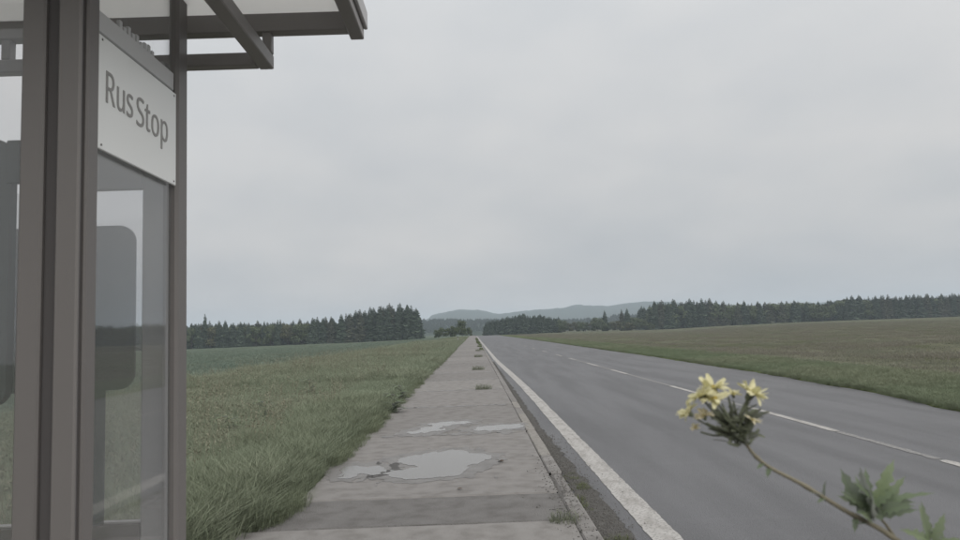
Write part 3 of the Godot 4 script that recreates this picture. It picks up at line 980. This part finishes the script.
func scatter(list: Array, tints: Array, n: int, x0: float, x1: float, z0: float, z1: float, s0: float, s1: float, c0: Color, c1: Color, follow_edge := false, patch := 1.5) -> void:
	for i in n:
		# denser towards the near end of the strip
		var t := rng.randf()
		var z := -exp(lerpf(log(z0), log(z1), t))
		if rng.randf() < 0.35: z = -rnd(z0, z1)
		var x := rnd(x0, x1)
		if not follow_edge and (x > -3.1 and z > -4.35 or x > -1.95 and z > -5.35): continue
		if follow_edge: x += road_edge(z)
		var k := nz.get_noise_2d(x * 14.0, z * 9.0)
		var s := rnd(s0, s1) * (1.0 + k * 0.5)
		var b := Basis(Vector3.UP, rnd(0, TAU)).rotated(Vector3(1, 0, 0), rnd(-0.12, 0.12)).scaled(Vector3(s, s * rnd(0.8, 1.2), s))
		list.append(Transform3D(b, Vector3(x, open_ground(x, z), z)))
		var c := c0.lerp(c1, clampf(0.5 + k * patch + rnd(-0.25, 0.25), 0, 1)) * rnd(0.92, 1.08)
		tints.append(Color(c.r, c.g, c.b, 1))

func verge_grass() -> void:
	var lush := [tuft(0, 110, 0.18, 0.1, 0.27, 0.0019, 1.0), tuft(1, 100, 0.2, 0.06, 0.22, 0.0022, 1.3)]
	var stems := seed_stems(0, 12, 0.16, 0.32, 0.55)
	var crop := tuft(3, 60, 0.35, 0.06, 0.15, 0.005, 0.9)
	var coarse := tuft(4, 90, 0.5, 0.03, 0.15, 0.004, 1.0)
	rng.seed = 99
	var green := Color(0.178, 0.208, 0.147)
	var olive := Color(0.182, 0.199, 0.143)
	var straw := Color(0.18, 0.175, 0.13)
	for v in 2:
		var at := []
		var tint := []
		scatter(at, tint, 10000, -9.5, -1.95, 2.6, 26.0, 0.75, 1.2, green, olive)
		scatter(at, tint, 3500, -3.0, -1.85, 2.6, 26.0, 0.75, 1.2, green, Color(0.157, 0.180, 0.123))
		scatter(at, tint, 1500, -1.95, -1.68, 4.0, 26.0, 0.35, 0.7, green, Color(0.157, 0.180, 0.123))
		scatter(at, tint, 9000, -9.5, -1.75, 20.0, 120.0, 1.1, 1.7, green, olive)
		for i in 1500:
			var z := -exp(rnd(log(5.4), log(60.0)))
			var x := -rnd(1.52, 1.74)
			var k := nz.get_noise_2d(z * 70.0, v * 50.0)
			if k < 0.02 or x > -1.62 + k * 0.3: continue
			var sc := rnd(0.3, 0.75)
			at.append(Transform3D(Basis(Vector3.UP, rnd(0, TAU)).scaled(Vector3(sc, sc, sc)), Vector3(x, -0.03, z)))
			tint.append(Color(0.14, 0.16, 0.105) * rnd(0.9, 1.1))
		stuff("verge_grass", "long green grass on the verge beside the walkway", lush[v], M.grass_blade, at, tint)
	var at := []
	var tint := []
	scatter(at, tint, 900, -9.0, -2.6, 3.0, 60.0, 0.8, 1.3, olive, straw)
	stuff("seeding_grass", "straw coloured seeding grass stems on the verge beside the walkway", stems, M.grass_blade, at, tint)
	at = []
	tint = []
	scatter(at, tint, 26000, -70.0, -8.2, 12.0, 170.0, 1.0, 1.8, Color(0.136, 0.175, 0.144), Color(0.15, 0.18, 0.144))
	stuff("crop_grass", "low blue green crop in the field beyond the verge", crop, M.grass_blade, at, tint)
	at = []
	tint = []
	scatter(at, tint, 16000, 0.02, 3.4, 7.0, 130.0, 0.4, 0.75, Color(0.141, 0.174, 0.110), Color(0.161, 0.178, 0.119), true)
	stuff("roadside_grass", "short green grass strip along the far side of the road", lush[1], M.grass_blade, at, tint)
	at = []
	tint = []
	scatter(at, tint, 34000, 2.8, 120.0, 9.0, 260.0, 0.6, 1.2, Color(0.165, 0.174, 0.134), Color(0.182, 0.172, 0.144), true)
	stuff("fallow_grass", "brownish weeds and grass of the fallow field across the road", coarse, M.grass_blade, at, tint)

func leaf_mesh(l: float, w: float, bend: float, teeth: int, sd: int, lobes := 0.72) -> ArrayMesh:
	# a leaf lying along +z from its stalk, folded at the midrib, with a toothed rim
	rng.seed = 6000 + sd
	var st := start()
	var n := teeth * 2
	var mids := []
	var ls := []
	var rs := []
	for i in n + 1:
		var t := float(i) / n
		var ww := w * sin(PI * pow(t, 0.75)) * (1.0 if i % 2 == 0 else lobes) * rnd(0.85, 1.15)
		var m := Vector3(sin(t * 2.4) * l * 0.04, -bend * l * t * t, t * l)
		mids.append(m)
		ls.append(m + Vector3(-ww, ww * 0.35, -ww * 0.2))
		rs.append(m + Vector3(ww, ww * 0.35, -ww * 0.2))
	for i in n:
		quad(st, mids[i], ls[i], ls[i + 1], mids[i + 1], Vector3.UP)
		quad(st, mids[i], rs[i], rs[i + 1], mids[i + 1], Vector3.UP)
	return st.commit()

func aim(o: Node3D, from: Vector3, to: Vector3, up := Vector3.UP) -> void:
	# turns a leaf's +z towards a point
	o.position = from
	var d := (to - from).normalized()
	var x := up.cross(d).normalized()
	o.basis = Basis(x, d.cross(x), d)

func grit_spot() -> Vector3:
	var z := -rnd(4.2, 10.0)
	var x := 0.84 + absf(rng.randfn(0, 0.12))
	if rng.randf() < 0.2:
		z = -rng.randfn(6.0, 0.8)
		x = 0.8 - absf(rng.randfn(0, 0.12))
	return Vector3(x, 0.004 if x < 0.81 else -0.07, z)

func details() -> void:
	rng.seed = 123
	# grass growing out of the walkway's joints
	var tm := tuft(11, 190, 0.13, 0.03, 0.13, 0.0028, 0.9)
	for p in [[0.2, -17.3, 1.25, "large grass tuft growing in a joint of the walkway"], [0.13, -26.2, 1.45, "second grass tuft along the walkway joint, beyond the large one"], [0.22, -39.5, 1.5, "third grass tuft along the walkway, farthest of the joint tufts"], [0.3, -52.0, 1.4, "faint small tuft of grass far along the walkway"], [0.62, -5.25, 0.7, "small weed tuft at the broken kerb corner"]]:
		var o := top("grass_tuft", tm, M.weed_green, Vector3(p[0], -0.01, p[1]))
		o.scale = Vector3(p[2] * 1.25, p[2] * 1.15, p[2])
		tag(o, p[3], "grass tuft")
	var at := []
	var tint := []
	for i in 110:
		var z := -rnd(52.0, 160.0)
		var s := rnd(0.5, 1.2)
		at.append(Transform3D(Basis(Vector3.UP, rnd(0, TAU)).scaled(Vector3(s, s, s)), Vector3(rnd(0.35, 0.68), -0.01, z)))
		tint.append(Color(0.1, 0.125, 0.06) * rnd(0.8, 1.2))
	for i in 34:
		var z := -rnd(4.6, 7.4)
		var s := rnd(0.2, 0.5)
		at.append(Transform3D(Basis(Vector3.UP, rnd(0, TAU)).scaled(Vector3(s, s, s)), Vector3(rnd(0.7, 0.98), -0.09, z)))
		tint.append(Color(0.11, 0.125, 0.065) * rnd(0.8, 1.2))
	stuff("kerb_grass", "sparse grass growing along the kerb", tm, M.grass_blade, at, tint)
	# grit and dirt washed into the gutter at the broken kerb
	var strip := []
	for k in 14: strip.append(Vector2(0.86, -3.0 - k * 2.4))
	for k in 14: strip.append(Vector2(table([[3.0, 1.0], [5.4, 1.06], [7.8, 1.0], [10.0, 0.95], [35.0, 0.9]], 34.2 - k * 2.4), -34.2 + k * 2.4))
	var g := top("gutter_dirt", iso_sheet(strip, 0.02, 0.04, func(_x, _z): return -0.0735, 0.07), M.dirt)
	tag(g, "dark dirt washed against the broken kerb", "", "", "structure")
	var peb := start()
	add_tube(peb, [Vector3(0, -0.3, 0), Vector3(0, -0.2, 0), Vector3(0.05, 0.05, 0), Vector3(0, 0.3, 0.05), Vector3(0, 0.36, 0)], [0.1, 0.45, 0.55, 0.35, 0.05], 6)
	var pm := peb.commit()
	at = []
	tint = []
	for i in 2600:
		var s := rnd(0.003, 0.012)
		at.append(Transform3D(Basis(Vector3.UP, rnd(0, TAU)).scaled(Vector3(s * 1.4, s, s)), grit_spot()))
	stuff("gravel", "loose grit in the gutter beside the kerb", pm, M.pebble, at, [])
	# leaves lying on the slab
	for p in [[0.22, -7.72, 0.11, 0.4, "dark dead leaf lying on the walkway beside the puddle"], [-0.2, -6.42, 0.06, 1.2, "tiny dark leaf scrap lying on the walkway"]]:
		var o := top("fallen_leaf", leaf_mesh(p[2], p[2] * 0.32, -0.1, 4, 3), M.fallen_leaf, Vector3(p[0], 0.008, p[1]))
		o.rotation.y = p[3]
		tag(o, p[4], "leaf")
	# dock plants in the verge
	var spots := [[-1.5, -12.9, 0.42, "dark broad-leaved weed at the walkway edge"], [-3.6, -10.3, 0.4, "broad-leaved weed standing in the long verge grass"], [-3.55, -11.9, 0.45, "taller broad-leaved weed in the verge grass"], [-4.1, -17.5, 0.5, "dark weed clump farther along in the verge grass"], [-1.62, -15.2, 0.4, "low dark weed overhanging the walkway"]]
	for p in spots:
		var w := thing("broadleaf_weed", p[3], "weed", Vector3(p[0], open_ground(p[0], p[1]) - 0.01, p[1]))
		var sst := start()
		add_tube(sst, [Vector3(0, -0.02, 0), Vector3(0.01, p[2] * 0.5, 0), Vector3(0.0, p[2] * 1.1, 0.02)], [0.006, 0.005, 0.002], 6)
		part(w, "stem", sst.commit(), M.weed_green)
		for k in 30:
			var a := rnd(0, TAU)
			var y: float = rnd(0.02, p[2] * 0.9)
			var lf := part(w, "leaf", leaf_mesh(rnd(0.16, 0.3), rnd(0.03, 0.055), 0.3, 3, k), M.weed_leaf)
			aim(lf, Vector3(0, y, 0), Vector3(cos(a), y + rnd(0.2, 0.9), sin(a)))
	# the marker post far along the walkway
	var mp := thing("marker_post", "slim grey roadside marker post far along the walkway", "marker post", Vector3(-2.45, ground(-2.45, -106.0), -106.0))
	bar(mp, "post", mp.position + Vector3(-0.06, -0.05, -0.04), mp.position + Vector3(0.06, 0.68, 0.04), M.marker_white, 0.02)
	bar(mp, "band", mp.position + Vector3(-0.062, 0.68, -0.042), mp.position + Vector3(0.062, 0.86, 0.042), M.marker_black, 0.02)
	bar(mp, "cap", mp.position + Vector3(-0.06, 0.86, -0.04), mp.position + Vector3(0.06, 0.98, 0.04), M.marker_white, 0.02)

# ---------------------------------------------------------------- the flowering weed in the foreground
func flowering_weed() -> void:
	rng.seed = 321
	var root := Vector3(0.97, -0.08, -1.0)
	var w := thing("flowering_weed", "tall leaning weed with ragged pale yellow flowers beside the kerb", "flower", root)
	var L := func(v: Vector3) -> Vector3: return v - root
	var Z := -0.78
	var stem := smooth_curve([root + Vector3(0, -0.03, 0), Vector3(0.95, 0.3, -0.97), Vector3(0.89, 0.62, -0.93), Vector3(0.78, 0.88, -0.88), Vector3(0.62, 1.05, -0.83), Vector3(0.46, 1.153, Z), Vector3(0.435, 1.171, Z), Vector3(0.403, 1.189, Z), Vector3(0.377, 1.206, Z), Vector3(0.351, 1.223, Z), Vector3(0.319, 1.241, Z), Vector3(0.302, 1.256, Z), Vector3(0.292, 1.272, Z)], 4)
	var st := start()
	var radii := []
	for i in stem.size():
		radii.append(lerpf(0.0042, 0.0016, float(i) / stem.size()) + (0.0008 if i % 8 == 3 else 0.0))
	add_tube(st, stem.map(func(p): return p - root), radii, 8)
	part(w, "stem", st.commit(), M.weed_stem)
	# flower stalks and heads: [head position, radius, facing, pale?]
	var hub := Vector3(0.290, 1.274, Z)
	var heads := [
		[Vector3(0.246, 1.322, Z + 0.006), 0.0165, Vector3(-0.55, 0.85, 0.1), false],
		[Vector3(0.263, 1.3285, Z - 0.004), 0.0185, Vector3(-0.1, 1.0, 0.12), false],
		[Vector3(0.258, 1.3185, Z + 0.014), 0.0165, Vector3(-0.25, 0.95, 0.3), false],
		[Vector3(0.304, 1.322, Z), 0.0185, Vector3(0.55, 0.85, 0.2), false],
		[Vector3(0.288, 1.321, Z - 0.01), 0.009, Vector3(0.0, 1.0, 0.3), false],
		[Vector3(0.232, 1.304, Z + 0.004), 0.0125, Vector3(-0.75, 0.65, 0.1), false],
		[Vector3(0.247, 1.301, Z + 0.01), 0.011, Vector3(-0.3, 0.9, 0.2), true],
		[Vector3(0.299, 1.294, Z + 0.012), 0.009, Vector3(0.4, 0.8, 0.3), true],
		[Vector3(0.240, 1.287, Z), 0.006, Vector3(-0.7, 0.6, 0.3), true],
	]
	for h in heads:
		var up: Vector3 = h[2].normalized()
		var at: Vector3 = h[0]
		st = start()
		var mid := hub.lerp(at, 0.5) + Vector3(0, -0.004, rnd(-0.006, 0.006))
		var pts := smooth_curve([L.call(hub + Vector3(rnd(-0.008, 0.006), rnd(-0.006, 0.012), rnd(-0.006, 0.006))), L.call(mid), L.call(at - up * 0.009)], 4)
		var rr := []
		for i in pts.size(): rr.append(0.0011)
		add_tube(st, pts, rr, 6)
		part(w, "flower_stalk", st.commit(), M.weed_green)
		var f := Node3D.new()
		f.name = "flower"
		w.add_child(f, true)
		f.position = at - root
		var side := up.cross(Vector3(0.2, 0.1, 1)).normalized()
		f.basis = Basis(side, up, side.cross(up))
		# green cup and disc
		st = start()
		var k: float = h[1] / 0.018
		add_tube(st, [Vector3(0, -0.01 * k, 0), Vector3(0, -0.007 * k, 0), Vector3(0, -0.002 * k, 0), Vector3(0, 0.0005 * k, 0)], [0.001 * k, 0.0035 * k, 0.0046 * k, 0.0044 * k], 9)
		part(f, "cup", st.commit(), M.weed_green)
		st = start()
		add_tube(st, [Vector3(0, 0.0003, 0), Vector3(0, 0.002 * k, 0), Vector3(0, 0.0035 * k, 0), Vector3(0, 0.0038 * k, 0)], [0.0045 * k, 0.0042 * k, 0.002 * k, 0.0001], 9)
		part(f, "disc", st.commit(), M.flower_disc)
		var n := 22 if h[1] > 0.01 else 13
		for i in n:
			var a := TAU * i / n + rnd(-0.16, 0.16)
			var pm := petal(h[1] * rnd(0.62, 1.0), h[1] * rnd(0.12, 0.18), rnd(-0.45, 0.7))
			var p := part(f, "petal", pm, M.petal_pale if h[3] else M.petal_yellow, Vector3(cos(a), 0, sin(a)) * 0.003 * k)
			var out := Vector3(cos(a), rnd(0.05, 0.8), sin(a)).normalized()
			var x := Vector3.UP.cross(out).normalized().rotated(out, rnd(-0.5, 0.5))
			p.basis = Basis(x, out.cross(x), out)
	# narrow feathery leaves crowded below the flowers
	for i in 170:
		var a := rnd(0, TAU)
		var rise := rnd(-0.25, 1.0)
		var d := Vector3(cos(a) * 0.75 - 0.25 * rise, rise * 1.1, sin(a) * 0.5).normalized()
		var from := hub + Vector3(rnd(-0.016, 0.008), rnd(-0.008, 0.024), rnd(-0.008, 0.008))
		var lf := part(w, "narrow_leaf", petal(rnd(0.014, 0.03) if rise > 0.1 else rnd(0.01, 0.022), rnd(0.0011, 0.0019), rnd(-0.1, 0.35)), M.weed_green)
		aim(lf, L.call(from), L.call(from + d), Vector3(rnd(-1, 1), rnd(0.2, 1), rnd(-1, 1)))
	# side shoots with toothed leaves
	var shoots := [
		[Vector3(0.449, 1.163, Z), Vector3(0.428, 1.192, Z), [[0.398, 1.237, 0.0, 0.013], [0.384, 1.219, 0.015, 0.0085], [0.423, 1.241, 0.01, 0.011], [0.437, 1.232, -0.02, 0.008], [0.461, 1.244, 0.0, 0.0105], [0.491, 1.214, 0.012, 0.0075], [0.466, 1.194, 0.02, 0.008], [0.402, 1.199, 0.02, 0.008], [0.445, 1.205, 0.03, 0.01], [0.412, 1.212, 0.03, 0.011], [0.43, 1.222, -0.03, 0.012], [0.45, 1.22, 0.01, 0.01], [0.406, 1.225, -0.01, 0.011], [0.393, 1.21, 0.0, 0.009], [0.415, 1.23, 0.02, 0.01], [0.448, 1.236, 0.01, 0.009], [0.474, 1.222, -0.01, 0.009], [0.47, 1.206, 0.01, 0.009], [0.41, 1.197, 0.03, 0.008]], "weed_leaf"],
		[Vector3(0.51, 1.115, Z - 0.01), Vector3(0.486, 1.155, Z), [[0.48, 1.199, 0.0, 0.011], [0.503, 1.184, 0.01, 0.009], [0.46, 1.178, 0.02, 0.009], [0.47, 1.166, 0.03, 0.01], [0.505, 1.168, 0.02, 0.01], [0.492, 1.19, -0.02, 0.01]], "weed_leaf_light"],
	]
	for s in shoots:
		st = start()
		add_tube(st, [L.call(s[0]), L.call(s[0].lerp(s[1], 0.5) + Vector3(0.003, -0.002, 0)), L.call(s[1])], [0.002, 0.0016, 0.0012], 6)
		part(w, "shoot", st.commit(), M.weed_stem)
		for q in s[2]:
			var tip := Vector3(q[0], q[1], Z + q[2])
			var from: Vector3 = s[1] + Vector3(rnd(-0.006, 0.006), rnd(-0.012, 0.004), rnd(-0.004, 0.004))
			var lf := part(w, "leaf", leaf_mesh(from.distance_to(tip) * 1.04, q[3] * 0.85, rnd(-0.25, 0.45), 5, int(q[0] * 1000), 0.5), M[s[3]] if rng.randf() < 0.75 else M.weed_leaf_light)
			aim(lf, L.call(from), L.call(tip), Vector3(rnd(-0.5, 0.5), rnd(0.2, 1), rnd(0.3, 1.0)))
	# small leaves at the stem's nodes
	for q in [[Vector3(0.377, 1.206, Z), Vector3(0.362, 1.206, Z + 0.012)], [Vector3(0.377, 1.206, Z), Vector3(0.378, 1.226, Z)], [Vector3(0.372, 1.209, Z), Vector3(0.356, 1.217, Z + 0.01)], [Vector3(0.409, 1.185, Z), Vector3(0.4, 1.172, Z + 0.01)], [Vector3(0.424, 1.177, Z), Vector3(0.4, 1.183, Z + 0.012)], [Vector3(0.319, 1.241, Z), Vector3(0.311, 1.233, Z + 0.008)], [Vector3(0.313, 1.246, Z), Vector3(0.3, 1.243, Z + 0.01)]]:
		var lf := part(w, "leaf", leaf_mesh(q[0].distance_to(q[1]), 0.0035, 0.1, 3, 5), M.weed_leaf)
		aim(lf, L.call(q[0]), L.call(q[1]))

func petal(l: float, w: float, bend: float) -> ArrayMesh:
	var st := start()
	var n := 4
	var prev := []
	for i in n + 1:
		var t := float(i) / n
		var ww := w * (0.45 + 0.75 * sin(PI * minf(t * 0.8 + 0.1, 1.0))) * (0.85 if i == n else 1.0)
		var c := Vector3(0, -bend * l * t * t, t * l)
		var cur := [c + Vector3(-ww, ww * 0.25, 0), c, c + Vector3(ww, ww * 0.25, 0)]
		if prev:
			quad(st, prev[0], prev[1], cur[1], cur[0], Vector3.UP)
			quad(st, prev[1], prev[2], cur[2], cur[1], Vector3.UP)
		prev = cur
	return st.commit()
